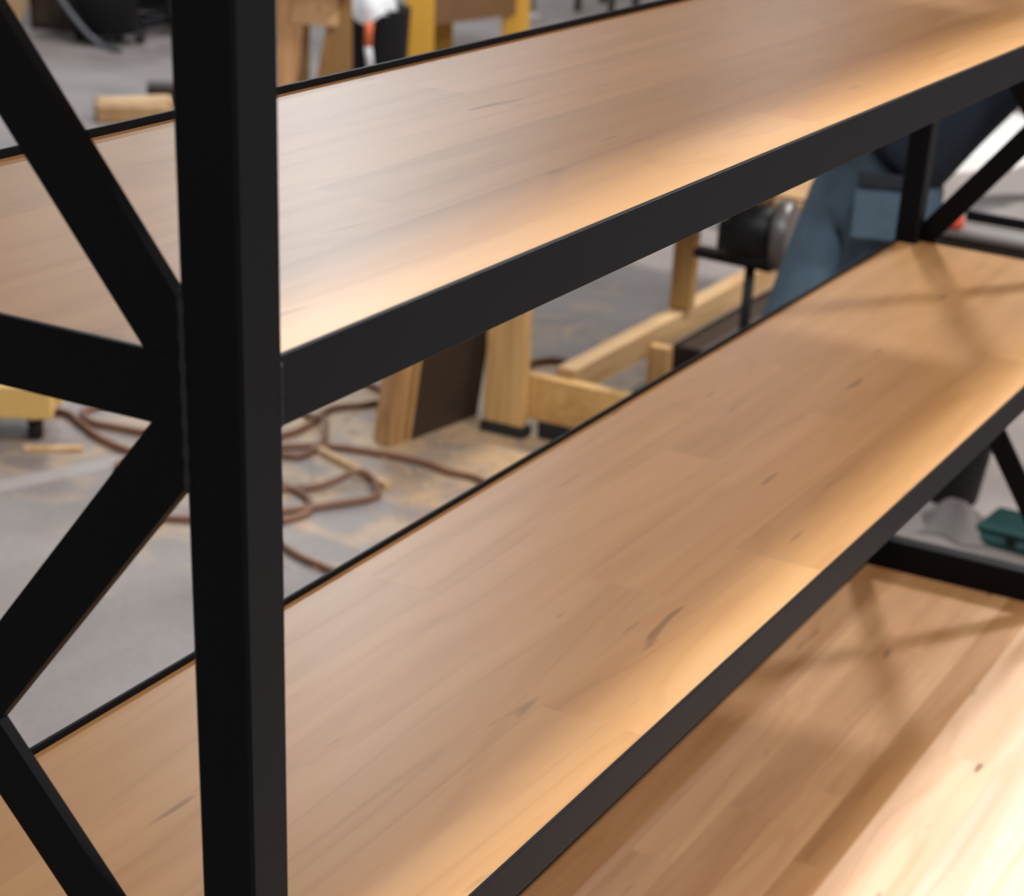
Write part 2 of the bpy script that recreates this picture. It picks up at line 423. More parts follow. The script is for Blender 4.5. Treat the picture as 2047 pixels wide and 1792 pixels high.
# ------------------------------------------------------------------ low work table under it
tab = thing('work_table', 'low maple butcher-block table carrying the black shelving unit', 'table', (1.2, 0.05, 0))
top = box('table_core', (-0.24, -0.385, 0.40), (2.676, 0.465, 0.478), BUTCHER, tab, 0.002)
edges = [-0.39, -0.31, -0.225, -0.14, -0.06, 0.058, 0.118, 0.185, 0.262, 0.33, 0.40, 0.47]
tones = [(1.1, 1.2, 1.5), (1.08, 1.18, 1.5), (1.1, 1.2, 1.55), (1.1, 1.18, 1.5), (1.06, 1.06, 1.15), (.72, .58, .40), (.86, .75, .60), (.74, .61, .46), (.81, .69, .54), (.74, .62, .48), (.74, .63, .51)]  # wood tones, front paled for lamp overexposure, rear darkened further for shade
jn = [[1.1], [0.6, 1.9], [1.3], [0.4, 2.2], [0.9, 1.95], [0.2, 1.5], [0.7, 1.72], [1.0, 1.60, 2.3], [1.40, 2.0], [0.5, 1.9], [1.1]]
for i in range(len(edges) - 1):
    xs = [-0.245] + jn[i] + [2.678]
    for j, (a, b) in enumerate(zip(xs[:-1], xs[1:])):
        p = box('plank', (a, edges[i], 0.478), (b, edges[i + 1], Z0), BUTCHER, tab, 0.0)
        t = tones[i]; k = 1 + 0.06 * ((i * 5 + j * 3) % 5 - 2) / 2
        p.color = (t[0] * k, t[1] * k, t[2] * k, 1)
for x in (-0.15, 2.48):
    for y in (-0.33, 0.33):
        box('leg', (x, y, 0), (x + .09, y + .09, 0.40), BUTCHER, tab, 0.004)
for y in (-0.31, 0.39): box('apron', (-0.06, y, 0.30), (2.48, y + .025, 0.40), BUTCHER, tab, 0.002)

# ------------------------------------------------------------------ pine workbench behind the shelves
dol = thing('workbench', 'pale pine workbench frame on black foot and shadow blocks behind the lower shelf', 'workbench', (4.9, 1.9, 0))
o = box('shadow_block', (4.122, 1.925, 0), (4.178, 2.07, 0.03), RUBBER, dol, .003); o['label'] = 'black foot doubling as the dark shadow under the upright'  # black foot that also stands in for the shadow below the upright
o = box('shadow_block', (4.165, 1.62, 0), (4.225, 1.90, 0.05), RUBBER, dol, .003); o['label'] = 'black foot doubling as the dark shadow under the upright'  # dark shadow below the end board, built as a black strip
o = box('upright', (4.13, 1.935, 0.03), (4.17, 2.062, 0.82), PINE, dol, 0.004); o.color = (1.12, 1.08, 1.0, 1)
o = box('upright', (5.0, 1.80, 0.21), (5.045, 1.872, 0.82), PINE, dol, 0.003); o.color = (.62, .55, .42, 1)
bar('end_board', (4.195, 2.06, 0.115), (4.195, 1.36, 0.115), 0.045, 0.13, PINE_X, dol).color = (1.2, 1.05, .72, 1)
bar('end_board', (6.35, 2.06, 0.115), (6.35, 1.36, 0.115), 0.045, 0.12, PINE_X, dol).color = (.9, .85, .75, 1)
bar('side_beam', (4.22, 1.845, 0.163), (6.33, 1.845, 0.163), 0.06, 0.085, PINE_X, dol).color = (.92, .84, .76, 1)
bar('side_beam', (4.22, 1.40, 0.09), (6.33, 1.40, 0.09), 0.05, 0.06, PINE_X, dol).color = (.95, .9, .8, 1)
box('block', (4.70, 1.735, 0.03), (4.745, 1.80, 0.17), PINE, dol, 0.002).color = (1.0, .88, .8, 1)
for k in range(4):
    box('top_board', (4.06, 1.60 + .132 * k, 0.82), (6.44, 1.731 + .132 * k, 0.86), PINE_X, dol, .003)
box('upright', (6.29, 1.63, 0.175), (6.335, 1.72, 0.82), PINE, dol, 0.003)
def caster(name, x, y, r, par, ang=0):
    xf = Matrix.Translation((x, y, r)) @ Matrix.Rotation(math.radians(ang), 4, 'Z') @ Matrix.Rotation(math.pi / 2, 4, 'X')
    lathe(name, [(r * .35, -.016), (r * .9, -.016), (r, -.010), (r, .010), (r * .9, .016), (r * .35, .016)], RUBBER, par, xf=xf, seg=18)
for x, y in ((4.20, 1.45), (6.33, 1.97), (6.33, 1.45)):
    caster('caster', x, y, 0.030, dol)
tag(box('rubber_mat', (4.42, 1.50, 0.0), (4.96, 1.85, 0.02), RUBBER, bevel=0.003), 'black rubber mat on the floor inside the pine workbench', 'mat')
tag(box('storage_board', (4.98, 1.46, 0.0), (6.2, 1.84, 0.10), DARKWOOD, bevel=0.003),
    'dark brown board lying on the floor under the pine workbench', 'board')

# leaning boards left of the workbench
lean = Matrix.Translation((3.905, 2.195, 0)) @ Matrix.Rotation(math.radians(-8), 4, 'Z') @ Matrix.Rotation(math.radians(8.0), 4, 'X')
pt = thing('leaning_sheet', 'dark brown sheet with pale raw edge leaning beside the pine workbench', 'sheet', (3.905, 2.195, 0))
box('face', (0.012, -0.012, 0.004), (0.33, 0.012, 0.80), DARKWOOD, pt, 0.001, lean)
o = box('raw_edge', (0.0, -0.012, 0.004), (0.012, 0.014, 0.80), PINE, pt, 0.0008, lean); o['label'] = 'pale raw wooden edge'; o.color = (1.0, .92, .8, 1)
o = box('leaning_plank', (-0.075, -0.005, 0.0), (-0.013, 0.055, 0.78), PLY, None, 0.002, lean)
tag(o, 'narrow tan plank standing against the dark leaning sheet', 'plank'); o.color = (1.15, 1.1, 1.05, 1)

# ------------------------------------------------------------------ hoses, strips and dust on the floor
def hose(name, pts, label, r=0.0095, g='reddish air hoses lying on the floor', mat=HOSE):
    zz = [(p[0], p[1], r + (p[2] if len(p) > 2 else 0)) for p in pts]
    bm = bmesh.new(); bm_tube(bm, spline(zz, 9), r, 7)
    return tag(link(name, bm, mat, None, True), label, 'hose', g)
hose('air_hose', [(4.30, 2.62), (4.20, 2.42), (4.09, 2.44), (3.99, 2.50), (3.80, 2.47), (3.67, 2.50), (3.50, 2.62), (3.25, 2.70),
                  (3.22, 2.48), (3.40, 2.20), (3.55, 2.12, .02), (3.47, 2.02), (3.35, 2.07), (3.235, 2.148), (3.05, 2.30), (2.98, 2.52), (3.2, 2.62), (3.45, 2.50, .02), (3.64, 2.42), (3.72, 2.31), (3.75, 2.18), (3.76, 2.06), (3.74, 1.96), (3.74, 1.86), (3.66, 1.72)],
     'reddish brown air hose looped on sawdust left of the pine workbench')
hose('air_hose', [(3.98, 2.62), (3.90, 2.52), (3.84, 2.42, .02), (3.72, 2.36), (3.60, 2.35), (3.56, 2.42), (3.46, 2.42), (3.40, 2.32), (3.35, 2.17), (3.26, 2.10), (3.16, 2.12)],
     'short reddish hose crossing the looped hose beside the leaning plank')
hose('air_hose', [(3.30, 2.25), (3.12, 2.16), (3.014, 1.993), (2.974, 1.864), (2.95, 1.70), (3.0, 1.5)],
     'reddish hose end running under the back edge of the lower shelf', 0.0095)
hose('air_hose', [(3.40, 3.28), (3.492, 3.094), (3.45, 2.99), (3.40, 2.90), (3.37, 2.83), (3.35, 2.75), (3.33, 2.60), (3.36, 2.48)],
     'reddish hose running away from the yellow dolly on the floor', 0.0105)
hose('air_hose', [(3.70, 3.02), (3.60, 3.04), (3.53, 3.04), (3.475, 2.975), (3.48, 2.90), (3.49, 2.83), (3.50, 2.70), (3.44, 2.56)],
     'hose curling out beside the yellow dolly, crossing another hose', 0.0105)
hose('power_cable', [(4.66, 2.26), (4.72, 2.241), (4.80, 2.23), (4.86, 2.17), (4.80, 2.08), (4.60, 1.945), (4.47, 1.87), (4.38, 1.80), (4.36, 1.68)],
     'dark red cable looped on the floor inside the pine workbench', 0.011, 'cables on the floor')
tag(bar('wood_strip', (3.675, 2.335, .009), (3.545, 2.03, .009), 0.022, 0.018, PALEWOOD), 'pale thin wood strip lying among the hose loops', 'strip')
tag(bar('wood_strip', (3.30, 2.86, .006), (3.20, 2.98, .006), 0.03, 0.012, PALEWOOD), 'short pale wood sliver on floor near the yellow dolly', 'strip')
bm = bmesh.new()
for i in range(260):
    a = random.gauss(0, 1); x = 3.75 + random.gauss(0, .42); y = 2.1 + random.gauss(0, .30)
    s = random.uniform(.004, .014)
    m = Matrix.Translation((x, y, .0015)) @ Euler((random.uniform(-.4, .4), random.uniform(-.4, .4), random.uniform(0, 6))).to_matrix().to_4x4()
    v = [bm.verts.new(m @ Vector(p)) for p in ((-s, -s * .4, 0), (s, -s * .4, .001), (s, s * .4, 0), (-s, s * .4, .001))]
    bm.faces.new(v)
o = link('wood_shavings', bm, DUST); o['kind'] = 'stuff'; tag(o, 'scattered pale wood shavings on the floor around the hose', 'shavings')

# yellow dolly at the left
yd = thing('flat_dolly', 'yellow wooden dolly corner with black caster, far left', 'dolly', (3.3, 3.1, 0))
bar('deck_board', (3.305, 2.955, 0.125), (3.02, 3.40, 0.125), 0.10, 0.09, YELLOWWOOD, yd, bevel=.004)
bar('deck_board', (3.43, 3.02, 0.125), (3.14, 3.46, 0.125), 0.14, 0.088, YELLOWWOOD, yd, bevel=.004)
box('bumper', (3.175, 3.10, 0.045), (3.235, 3.20, 0.135), RUBBER, yd, .006)
caster('caster', 3.30, 3.02, 0.036, yd, 50)
caster('caster', 3.24, 3.14, 0.036, yd, 10)
caster('caster', 3.40, 3.10, 0.036, yd, 10)
box('caster_plate', (3.26, 2.99, 0.066), (3.34, 3.05, 0.082), SILVER, yd, .002)

# ------------------------------------------------------------------ machine on a pedestal stand
px, py = 4.60, 1.455
st = thing('machine_stand', 'black pedestal stand with flat crossbar in front of the pine workbench', 'stand', (px, py, 0))
lathe('base', [(.16, 0), (.16, .015), (.05, .035), (.03, .04)], BLACK, st, (px, py, 0))
tube('pole', [(px, py, .03), (px, py, .487)], .016, BLACK, st, 12)
bar('crossbar', (px + .03, py + .185, .50), (px + .01, py - .07, .50), 0.055, 0.026, BLACK, st, bevel=.004)
mc = thing('bench_grinder', 'black bench motor with grey housing on the pedestal stand', 'machine', (px, py - .01, .513))
mx_ = Matrix.Translation((px, py - 0.01, .592)) @ Matrix.Rotation(math.radians(10), 4, 'Z') @ Matrix.Rotation(math.pi / 2, 4, 'X')
lathe('motor', [(.03, -.085), (.062, -.082), (.078, -.055), (.080, .03), (.066, .058), (.045, .07)], BLACK, mc, xf=mx_, seg=20)
lathe('wheel_guard', [(.04, .05), (.092, .052), (.099, .06), (.099, .095), (.088, .10), (.04, .102)], plain('grey_guard', (.10, .09, .085), .4, .4), mc, xf=mx_, seg=22)
box('foot', (px - .05, py - .075, .513), (px + .05, py + .06, .545), BLACK, mc, .004)
box('switch_box', (px - .075, py + .035, .54), (px - .02, py + .085, .625), BLACK, mc, .006)
tube('chute', [(px + .01, py - .02, .66), (px + .01, py - .035, .73), (px + .03, py - .045, .77)], [.022, .020, .022], PLY, mc, 10)

# crate and white sheets beyond
cr = thing('wooden_crate', 'pale low wooden crate on the floor behind the pedestal stand', 'crate', (7.2, 2.1, 0))
box('side', (6.93, 1.92, 0), (6.955, 2.46, .16), PALEWOOD, cr, .003)
box('side', (7.46, 1.92, 0), (7.485, 2.46, .16), PALEWOOD, cr, .003)
box('end', (6.955, 1.92, 0), (7.46, 1.945, .16), PALEWOOD, cr, .003)
box('end', (6.955, 2.435, 0), (7.46, 2.46, .16), PALEWOOD, cr, .003)
box('lid', (6.94, 1.93, .16), (7.475, 2.45, .178), PLY, cr, .003)
for i in range(3):
    o = box('laminate_sheet', (0, 0, .022 * i), (2.6, 1.9, .022 * i + .02), WHITE, None, .002, RZ(7.60, 2.76, 0, -31 + i * .6))
    tag(o, ['white laminate sheet lowest of the flat pile behind the person', 'white laminate sheet in middle of flat pile behind the person', 'topmost white laminate sheet of flat pile behind the person'][i], 'sheet', 'flat pile of white sheets')

# ------------------------------------------------------------------ table saw at the right
sw = thing('table_saw', 'grey topped table saw with silver and black rails beside the person', 'table saw', (4.5, -.1, 0))
box('table_top', (4.06, -.75, .80), (4.90, .79, .835), GREYMETAL, sw, .004)
box('apron', (4.075, -.74, .70), (4.10, .78, .80), DARKWOOD, sw, .003)
bar('rip_fence', (4.15, .40, .853), (4.88, .40, .853), .05, .036, BLACK, sw)
tube('fence_rail', [(4.035, .72, .827), (4.035, -.75, .827)], .014, SILVER, sw, 10)
tube('guide_rail', [(4.075, .70, .855), (4.075, -.75, .855)], .013, BLACK, sw, 10)
lathe('knob', [(.004, 0), (.018, .003), (.023, .014), (.021, .03), (.012, .038), (.003, .04)], RED, sw, xf=Matrix.Translation((4.03, .715, .832)) @ Matrix.Rotation(math.radians(-20), 4, 'Y'), seg=14)['label'] = 'red knob'
box('cabinet', (4.25, -.5, .06), (4.85, .05, .80), plain('grey_cabinet', (.16, .16, .16), .5), sw, .008)
box('plinth', (4.28, -.47, 0), (4.82, .02, .06), BLACK, sw, .004)

# things on the floor under the saw
bk = thing('rubber_bucket', 'black tapered rubber bucket standing under the table saw', 'bucket', (4.52, .735, 0))
lathe('body', [(.070, 0), (.075, .004), (.100, .22), (.107, .225), (.107, .235), (.096, .235), (.070, .02)], RUBBER, bk, (4.44, .715, 0))
tube('handle', spline([(4.44, .818, .215), (4.42, .80, .28), (4.40, .715, .32), (4.42, .63, .28), (4.44, .612, .215)], 6), .004, GREYMETAL, bk, 6)
tb = thing('tool_case', 'teal plastic tool case lying flat under the table saw', 'tool case', (4.40, .33, 0))
bs = RZ(4.14, .560, 0, -94)
box('lower_shell', (0, 0, 0), (.40, .17, .032), TEAL, tb, .008, bs)
box('upper_shell', (0.002, 0.002, .034), (.398, .168, .06), TEAL, tb, .008, bs)
box('handle', (.16, -.022, .022), (.28, .0, .04), BLACK, tb, .004, bs)
for sx_ in (.09, .34): box('latch', (sx_, -.006, .018), (sx_ + .03, .002, .05), BLACK, tb, .002, bs)
# crumpled grey rag
bm = bmesh.new()
n = 16
vv = {}
for i in range(n + 1):
    for j in range(n + 1):
        a, b = i / n - .5, j / n - .5
        rr = math.hypot(a, b) * 2
        h = max(0, .075 * (1 - rr ** 2)) + .012 * math.sin(9 * a + 3) * math.cos(11 * b) * (1 - min(1, rr)) + .004
        vv[i, j] = bm.verts.new((4.22 + a * .20 + .02 * math.sin(7 * b), .62 + b * .20 + .02 * math.sin(6 * a), h))
for i in range(n):
    for j in range(n): bm.faces.new((vv[i, j], vv[i + 1, j], vv[i + 1, j + 1], vv[i, j + 1]))
tag(link('cleaning_rag', bm, GREYCLOTH, None, True), 'crumpled grey rag on the floor beside the black bucket', 'rag')

# ------------------------------------------------------------------ person in jeans leaning over the saw
def skin_mesh(name, verts, edges, radii, root, mat, parent=None, sub=2):
    me = bpy.data.meshes.new(name); me.from_pydata([tuple(v) for v in verts], edges, [])
    o = bpy.data.objects.new(name, me); C.objects.link(o)
    o.modifiers.new('skin', 'SKIN').use_smooth_shade = True
    for i, r in enumerate(radii):
        r = r if isinstance(r, (tuple, list)) else (r, r)
        me.skin_vertices[0].data[i].radius = r
    me.skin_vertices[0].data[root].use_root = True
    s = o.modifiers.new('sub', 'SUBSURF'); s.levels = sub; s.render_levels = sub
    dg = bpy.context.evaluated_depsgraph_get(); dg.update()
    m2 = bpy.data.meshes.new_from_object(o.evaluated_get(dg))
    bpy.data.objects.remove(o, do_unlink=True); bpy.data.meshes.remove(me)
    for p in m2.polygons: p.use_smooth = True
    m2.materials.clear(); m2.materials.append(mat); m2.name = name
    o = bpy.data.objects.new(name, m2); C.objects.link(o)
    if parent is not None:
        o.parent = parent; o.matrix_parent_inverse = parent_world(parent).inverted()
    return o
V = Vector
fwd = V((.43, -.90, 0)).normalized(); lat = V((.90, .43, 0)).normalized()   # lat: the person's left
pel = V((4.125, .985, .885))
hipL, hipR = pel + lat * .125 + V((0, 0, -.05)), pel - lat * .075 + fwd * .085 + V((0, 0, -.04))
kneeL, ankL = V((3.96, 1.105, .475)), V((3.80, 1.195, .085))
kneeR, ankR = V((4.035, .945, .46)), V((3.985, .955, .085))
waist = pel + fwd * .06 + V((0, 0, .12))
chest = waist + fwd * .17 + V((0, 0, .19))
neck0 = chest + fwd * .13 + V((0, 0, .13))
neck1 = neck0 + fwd * .07 + V((0, 0, .06))
head = neck1 + fwd * .09 + V((0, 0, .07))
shL, shR = neck0 + lat * .18 - V((0, 0, .04)), neck0 - lat * .18 - V((0, 0, .04))
handL, handR = V((4.74, .42, .865)), V((4.22, .34, .865))
def elbow(sh, hand, out):
    m = (sh + hand) / 2; return m + out
elL = elbow(shL, handL, lat * .06 + V((0, 0, -.03)) - fwd * .05)
elR = elbow(shR, handR, -lat * .06 + V((0, 0, -.03)) - fwd * .05)
per = thing('person', 'person in blue-grey jeans and dark navy shirt bending over the table saw', 'person', (3.95, 1.05, 0))
# one continuous body: torso, limbs, neck and head
bv = [pel, waist, chest, neck0, neck1, head, head + fwd * .02 + V((0, 0, .09)),
      hipL, kneeL, ankL, hipR, kneeR, ankR, shL, elL, handL, shR, elR, handR]
be = [(0, 1), (1, 2), (2, 3), (3, 4), (4, 5), (5, 6), (0, 7), (7, 8), (8, 9), (0, 10), (10, 11), (11, 12), (3, 13), (13, 14), (14, 15), (3, 16), (16, 17), (17, 18)]
br = [(.06, .06), (.06, .06), (.11, .10), .065, .060, (.108, .112), (.085, .09), .075, .055, .042, .075, .055, .042, .055, .042, .030, .055, .042, .030]
body = skin_mesh('body', bv, be, br, 0, SKIN, per)
def hand(base, dirv, up, side):
    """palm plus five separate fingers lying curled on the saw table"""
    dirv = dirv.normalized(); s = dirv.cross(up).normalized() * side
    vs = [base, base + dirv * .05]; es = [(0, 1)]; rs = [(.026, .016), (.034, .013)]
    for k, (o_, L) in enumerate(((-.030, .068), (-.010, .078), (.010, .074), (.029, .058))):
        b0 = base + dirv * .075 + s * o_
        i = len(vs); vs += [b0, b0 + dirv * L * .45 + up * .004, b0 + dirv * L * .75 - up * .006, b0 + dirv * L - up * .014]
        es += [(1, i), (i, i + 1), (i + 1, i + 2), (i + 2, i + 3)]; rs += [.0095, .0085, .008, .007]
    b0 = base + dirv * .02 - s * .035
    i = len(vs); vs += [b0, b0 + dirv * .03 - s * .018, b0 + dirv * .055 - s * .022 - up * .006]
    es += [(0, i), (i, i + 1), (i + 1, i + 2)]; rs += [.012, .010, .008]
    return skin_mesh('hand', vs, es, rs, 0, SKIN, per, 2)
up = V((0, 0, 1))
hand(handL, (fwd + V((0, 0, -.05))), up, 1); hand(handR, (fwd + V((0, 0, -.05))), up, -1)
def blob(name, c, sx, sy, sz, mat, par, rot=None, seg=16):
    bm = bmesh.new(); bmesh.ops.create_uvsphere(bm, u_segments=seg, v_segments=seg // 2 + 2, radius=1)
    m = Matrix.Translation(c) @ (rot.to_4x4() if rot is not None else Matrix.Identity(4)) @ Matrix.Diagonal((sx, sy, sz, 1))
    for v in bm.verts: v.co = m @ v.co
    return link(name, bm, mat, par, True)
# head frame: x = forward of the face (tilted down to the work), z = crown
fx = (fwd + V((0, 0, -.55))).normalized(); fy = lat; fz = fx.cross(fy).normalized()
HF = Matrix((fx, fy, fz)).transposed()
hc = head + fz * .025
blob('face', hc + fx * .012 - fz * .012, .088, .074, .108, SKIN, per, HF, 20)
blob('hair', hc - fx * .020 + fz * .030, .094, .084, .094, HAIR, per, HF)
for s in (-1, 1):
    e = blob('eye', hc + fx * .086 + fy * .030 * s + fz * .000, .010, .013, .008, EYE, per, HF, 10)
    blob('iris', hc + fx * .0945 + fy * .030 * s + fz * .000, .003, .006, .006, HAIR, e, HF, 8)
    blob('ear', hc + fy * .078 * s + fx * .002 - fz * .012, .020, .010, .030, SKIN, per, HF, 10)
blob('nose', hc + fx * .098 - fz * .026, .018, .013, .024, SKIN, per, HF, 10)
blob('mouth', hc + fx * .086 - fz * .062, .008, .022, .007, plain('lips', (.40, .16, .13), .5), per, HF, 10)
# jeans: one garment over hips and both legs
jv = [pel + V((0, 0, .085)) + fwd * .03, pel - V((0, 0, .015)) - fwd * .015, hipL, (hipL + kneeL) / 2 + fwd * .01, kneeL, (kneeL + ankL) / 2, ankL + V((0, 0, .01)),
      hipR, (hipR + kneeR) / 2, kneeR, (kneeR + ankR) / 2, ankR + V((0, 0, .01))]
je = [(0, 1), (1, 2), (2, 3), (3, 4), (4, 5), (5, 6), (1, 7), (7, 8), (8, 9), (9, 10), (10, 11)]
jr = [(.185, .175), (.210, .195), .150, .118, .084, .080, .075, .140, .108, .084, .080, .075]
jeans = skin_mesh('jeans', jv, je, jr, 1, DENIM, per)
# shirt: torso, shoulders and sleeves to the elbow
hem = pel + V((0, 0, .055)) - fwd * .005
sv = [hem, waist + fwd * .01, chest, neck0 - fwd * .02 - V((0, 0, .01)), shL, shL.lerp(elL, .95), shR, shR.lerp(elR, .95)]
se = [(0, 1), (1, 2), (2, 3), (3, 4), (4, 5), (3, 6), (6, 7)]
shirt = skin_mesh('shirt', sv, se, [(.215, .205), (.195, .180), (.175, .160), .092, .082, .064, .082, .064], 0, SHIRT, per)
# back pocket on the seat, facing the shelves
camdir = V((-.884, -.624, 1.945))
def on_jeans(c, nrm, wdt, hgt, name, mat, depth=.010, lift=.0):
    nrm = nrm.normalized(); xx = up.cross(nrm).normalized(); yy = nrm.cross(xx)
    m = Matrix.Identity(4)
    for i in range(3): m[i][0], m[i][1], m[i][2], m[i][3] = xx[i], yy[i], nrm[i], c[i]
    poly = [(-wdt / 2, hgt / 2), (-wdt * .48, -hgt * .5), (wdt * .48, -hgt * .5), (wdt / 2, hgt / 2)]
    return prism(name, poly, -.02, depth + lift, mat, jeans, m, .002)
for o_, ang in ((0.0, 0),):
    nrm = V((-.93, -.33, .12))
    c = pel + nrm.normalized() * .182 + V((.012, -.028, -.05))
    on_jeans(c, nrm, .125, .145, 'back_pocket', DENIM, .012)
    on_jeans(c + V((0, 0, .068)), nrm, .118, .030, 'pocket_opening', DENIMDARK, .016)
for name, ank, kn in (('boot', ankL, kneeL), ('boot', ankR, kneeR)):
    bt = skin_mesh(name, [ank + V((0, 0, .06)), V((ank.x, ank.y, .048)), V((ank.x, ank.y, .045)) + fwd * .10, V((ank.x, ank.y, .036)) + fwd * .19, V((ank.x, ank.y, .042)) - fwd * .05],
                   [(0, 1), (1, 2), (2, 3), (1, 4)], [.062, (.046, .050), (.044, .042), (.036, .042), (.040, .042)], 1, BOOT, per)

# ------------------------------------------------------------------ far background, top of the picture
# plywood trestle just right of the near post
tr = thing('plywood_trestle', 'tan plywood trestle with splayed legs behind the upper shelf', 'trestle', (7.6, 4.97, 0))
def board(name, pts, th, mat, par, col=None):
    """flat board from four corner points, thickness th along its normal"""
    p = [V(q) for q in pts]; n = (p[1] - p[0]).cross(p[3] - p[0]).normalized() * th
    bm = bmesh.new(); A = [bm.verts.new(q) for q in p]; B = [bm.verts.new(q + n) for q in p]
    bm.faces.new(A); bm.faces.new(B[::-1])
    for k in range(4): bm.faces.new((A[k], B[k], B[(k + 1) % 4], A[(k + 1) % 4]))
    o = link(name, bm, mat, par)
    if col: o.color = col
    return o
TY = V((.43, -.90, 0)).normalized(); TB = V((7.57, 5.03, 0)); TU = V((0, 0, 1))
def tp(a, h, d=0.0): return TB + TY * a + TU * h + V((.9, .43, 0)) * d
board('leg', [tp(-.06, 0), tp(.020, 0), tp(.095, .60), tp(-.06, .60)], .03, PLY, tr, (1.45, 1.30, 1.25, 1))
board('leg', [tp(.10, 0, .03), tp(.30, 0, .03), tp(.30, .60, .03), tp(.215, .60, .03)], .03, PLY, tr, (.80, .72, .55, 1))
board('crossbar', [tp(.02, .42, -.01), tp(.24, .42, -.01), tp(.24, .62, -.01), tp(.02, .62, -.01)], .03, PALEWOOD, tr, (1.1, 1.0, .92, 1))
board('top_beam', [tp(-.12, .60, -.04), tp(.36, .60, -.04), tp(.36, .72, -.04), tp(-.12, .72, -.04)], .12, PALEWOOD, tr)
board('leg', [tp(-.06, 0, .45), tp(.04, 0, .45), tp(.10, .60, .08), tp(.02, .60, .08)], .03, PLY, tr)

# waste bin with white bag
bn = thing('waste_bin', 'black waste bin with a white bag between trestle and yellow bench', 'bin', (8.35, 5.02, 0))
lathe('body', [(.145, 0), (.15, .01), (.17, .40), (.175, .41), (.16, .41), (.14, .03)], BLACK, bn, (8.42, 5.06, 0))
bgx = [(.02, .56), (.10, .55), (.15, .50), (.178, .44), (.183, .41), (.180, .385)]
bm = bmesh.new(); rings = []
for r, z in bgx:
    ring = []
    for k in range(28):
        a = 2 * math.pi * k / 28
        q = 1 + .05 * math.sin(5 * a + z * 20); dz = .03 * math.sin(3 * a + 1) if z < .40 else .01 * math.sin(4 * a)
        ring.append(bm.verts.new((8.345 + r * .68 * q * math.cos(a), 5.045 + r * .68 * q * math.sin(a), z - .01 + dz)))
    rings.append(ring)
bm.faces.new(rings[0])
for i in range(len(rings) - 1):
    for k in range(28): bm.faces.new((rings[i][k], rings[i][(k + 1) % 28], rings[i + 1][(k + 1) % 28], rings[i + 1][k]))
link('bag', bm, BAG, bn, True)['label'] = 'white plastic bag'
sb = thing('strap', 'orange and white strap hanging down the black waste bin', 'strap', (8.24, 5.05, .2))
SX = V((-.90, -.43, 0)).normalized()
def sp(a, h): return V((8.42, 5.06, 0)) + SX * .215 + TY * a + TU * h
tube('orange_end', [sp(-.015, .36), sp(-.02, .31), sp(-.022, .25)], .021, ORANGE, sb)
tube('white_middle', [sp(-.022, .25), sp(-.015, .20), sp(-.008, .14)], .019, BAG, sb)
tube('orange_tail', [sp(-.008, .14), sp(-.004, .08), sp(.0, .02)], .021, ORANGE, sb)

# yellow bench
yb = thing('yellow_bench', 'yellow painted work bench with brown shelf behind the upper shelf', 'bench', (9.4, 5.0, 0))
A0, A1 = V((8.89, 5.085, 0)), V((9.70, 4.94, 0))
ydir = (A1 - A0).normalized(); yn = V((-ydir.y, ydir.x, 0)) * 1.0
for a_ in (0, 1):
    for d_ in (0, .55):
        p = (A0 if a_ == 0 else A1) + yn * d_
        box('leg', (-.075, -.05, 0), (.075, .05, .80), YELLOW, yb, .006, RZ(p.x, p.y, 0, math.degrees(math.atan2(-.9, .43))))
PA, PB = A0 + ydir * .09, A1 - ydir * .04
board('shelf_panel', [PA + TU * .27, PB + TU * .27, PB + TU * .43, PA + TU * .43], .03, plain('brown_panel', (.17, .085, .035), .6, var=.25, scale=5), yb)
bt_ = board('shelf_top', [PA + TU * .432, PB + TU * .432, PB + TU * .432 + yn * .5, PA + TU * .432 + yn * .5], .02, WHITE, yb)
board('bench_top', [A0 - ydir * .1 - yn * .1 + TU * .80, A1 + ydir * .1 - yn * .1 + TU * .80, A1 + ydir * .1 + yn * .65 + TU * .80, A0 - ydir * .1 + yn * .65 + TU * .80], .04, YELLOW, yb)

# dark stool and grey post far back
ch = thing('wooden_stool', 'dark brown four-legged stool far behind the upper shelf', 'stool', (12.1, 5.5, 0))
for x, y in ((11.86, 5.62), (11.92, 5.40), (12.37, 5.43), (12.33, 5.66)):
    bar('leg', (x, y, 0), (x * .9 + 12.1 * .1, y * .9 + 5.52 * .1, .62), .04, .04, DARKWOOD, ch, up=(1, 0, 0))
box('seat', (11.88, 5.38, .62), (12.36, 5.66, .66), DARKWOOD, ch, .01)
gp = thing('floor_post', 'slim grey post on a round foot beside the yellow bench', 'post', (11.36, 5.69, 0))
lathe('foot', [(.10, 0), (.10, .012), (.03, .03)], GREYMETAL, gp, (11.40, 5.72, 0))
tube('tube', [(11.40, 5.72, .02), (11.40, 5.72, .9)], .025, GREYMETAL, gp)

# scraps on the floor, top left
tag(prism('wood_offcut', [(0, 0), (.30, 0), (.34, .05), (.32, .13), (0, .13)], 0, .075, PLY, None, RZ(6.76, 5.53, 0, -46), .006), 'pale wood offcut block on the floor left of the near post', 'offcut')
tag(box('wood_offcut', (0, 0, 0), (.36, .10, .06), PALEWOOD, None, .004, RZ(6.93, 5.64, 0.0, -34)), 'second pale wood offcut lying behind the other one', 'offcut')
tag(box('wood_offcut', (0, 0, 0), (.30, .12, .08), DARKWOOD, None, .004, RZ(7.30, 5.66, 0, -55)), 'dark brown offcut on the floor behind the near post', 'offcut')

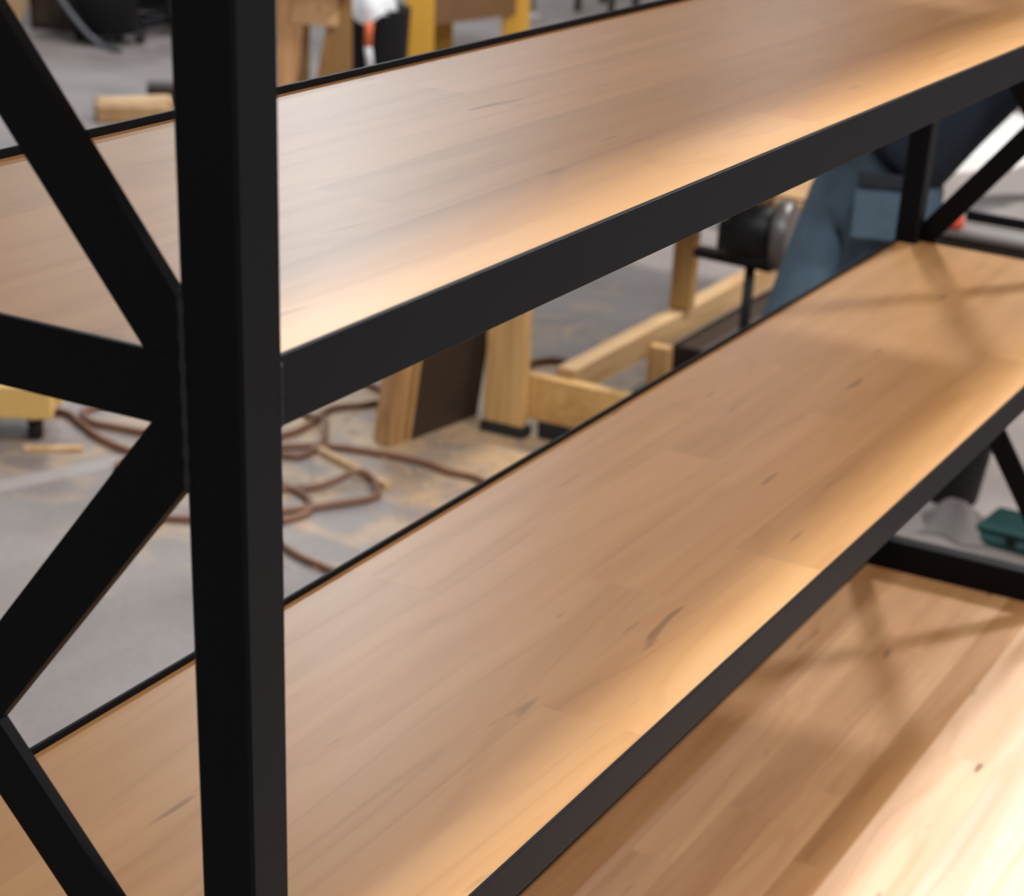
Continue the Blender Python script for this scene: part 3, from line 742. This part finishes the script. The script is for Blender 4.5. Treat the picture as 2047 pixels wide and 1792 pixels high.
# dark equipment far left
bx = thing('brown_cabinet', 'dark brown wooden cabinet at far left on grey floor', 'cabinet', (8.35, 7.25, 0))
box('carcass', (0, 0, .0), (.26, .45, .75), DARKWOOD, bx, .006, RZ(8.50, 7.36, 0, -64))
o = box('door', (.03, -.015, .03), (.12, 0.0, .72), plain('reddish_brown', (.05, .024, .014), .6), bx, .003, RZ(8.50, 7.36, 0, -64))
o = box('leaning_plank', (-.02, 0, 0), (.20, .03, .90), PALEWOOD, None, .004, RZ(8.30, 7.52, 0.06, -64) @ Matrix.Rotation(math.radians(22), 4, 'Y'))
tag(o, 'pinkish pale plank leaning against the dark brown cabinet', 'plank')
vac = thing('shop_vacuum', 'black drum shop vacuum on casters beside the dark cabinet', 'vacuum', (8.45, 6.80, 0))
lathe('drum', [(.17, .05), (.19, .06), (.20, .30), (.20, .42), (.17, .44)], BLACK, vac, (8.50, 6.86, 0))
lathe('lid', [(.205, .42), (.21, .45), (.17, .55), (.08, .60)], RUBBER, vac, (8.52, 6.83, 0))
for a in (20, 110, 200, 290):
    caster('caster', 8.52 + .17 * math.cos(math.radians(a)), 6.83 + .17 * math.sin(math.radians(a)), .03, vac, a)
tube('hose', spline([(8.36, 6.98, .45), (8.26, 6.98, .30), (8.27, 6.84, .12), (8.30, 6.72, .02), (8.25, 6.55, .02)], 8), .014, plain('grey_hose', (.10, .105, .12), .5), vac)
rs = thing('rolling_stool', 'black rolling stool with grey curved foot ring, far left', 'stool', (9.00, 6.76, 0))
lathe('hub', [(.05, .05), (.06, .06), (.05, .14), (.03, .16), (.03, .48)], BLACK, rs, (9.00, 6.76, 0))
for k in range(5):
    a = 2 * math.pi * k / 5 + .5
    e = (9.00 + .26 * math.cos(a), 6.76 + .26 * math.sin(a))
    bar('spoke', (9.00, 6.76, .09), (e[0], e[1], .065), .05, .035, BLACK, rs)
    caster('caster', e[0], e[1], .028, rs, math.degrees(a))
ring = [(9.00 + .22 * math.cos(t), 6.76 + .22 * math.sin(t), .25) for t in [2 * math.pi * k / 28 for k in range(29)]]
tube('foot_ring', ring, .016, plain('grey_ring', (.16, .19, .20), .35, .5), rs)
lathe('seat', [(.17, .48), (.19, .50), (.19, .54), (.16, .56)], BLACK, rs, (9.00, 6.76, 0))

tc_ = thing('tool_chest', 'black tool chest standing behind the rolling stool, far left', 'chest', (9.7, 7.3, 0))
cx_ = RZ(9.40, 7.50, 0, -64)
box('carcass', (0, 0, .03), (.62, .45, .80), BLACK, tc_, .008, cx_)
for k in range(3): box('drawer', (.03, -.018, .08 + .24 * k), (.59, 0, .29 + .24 * k), BLACK, tc_, .004, cx_)
box('plinth', (.02, .02, 0), (.60, .43, .03), RUBBER, tc_, .002, cx_)
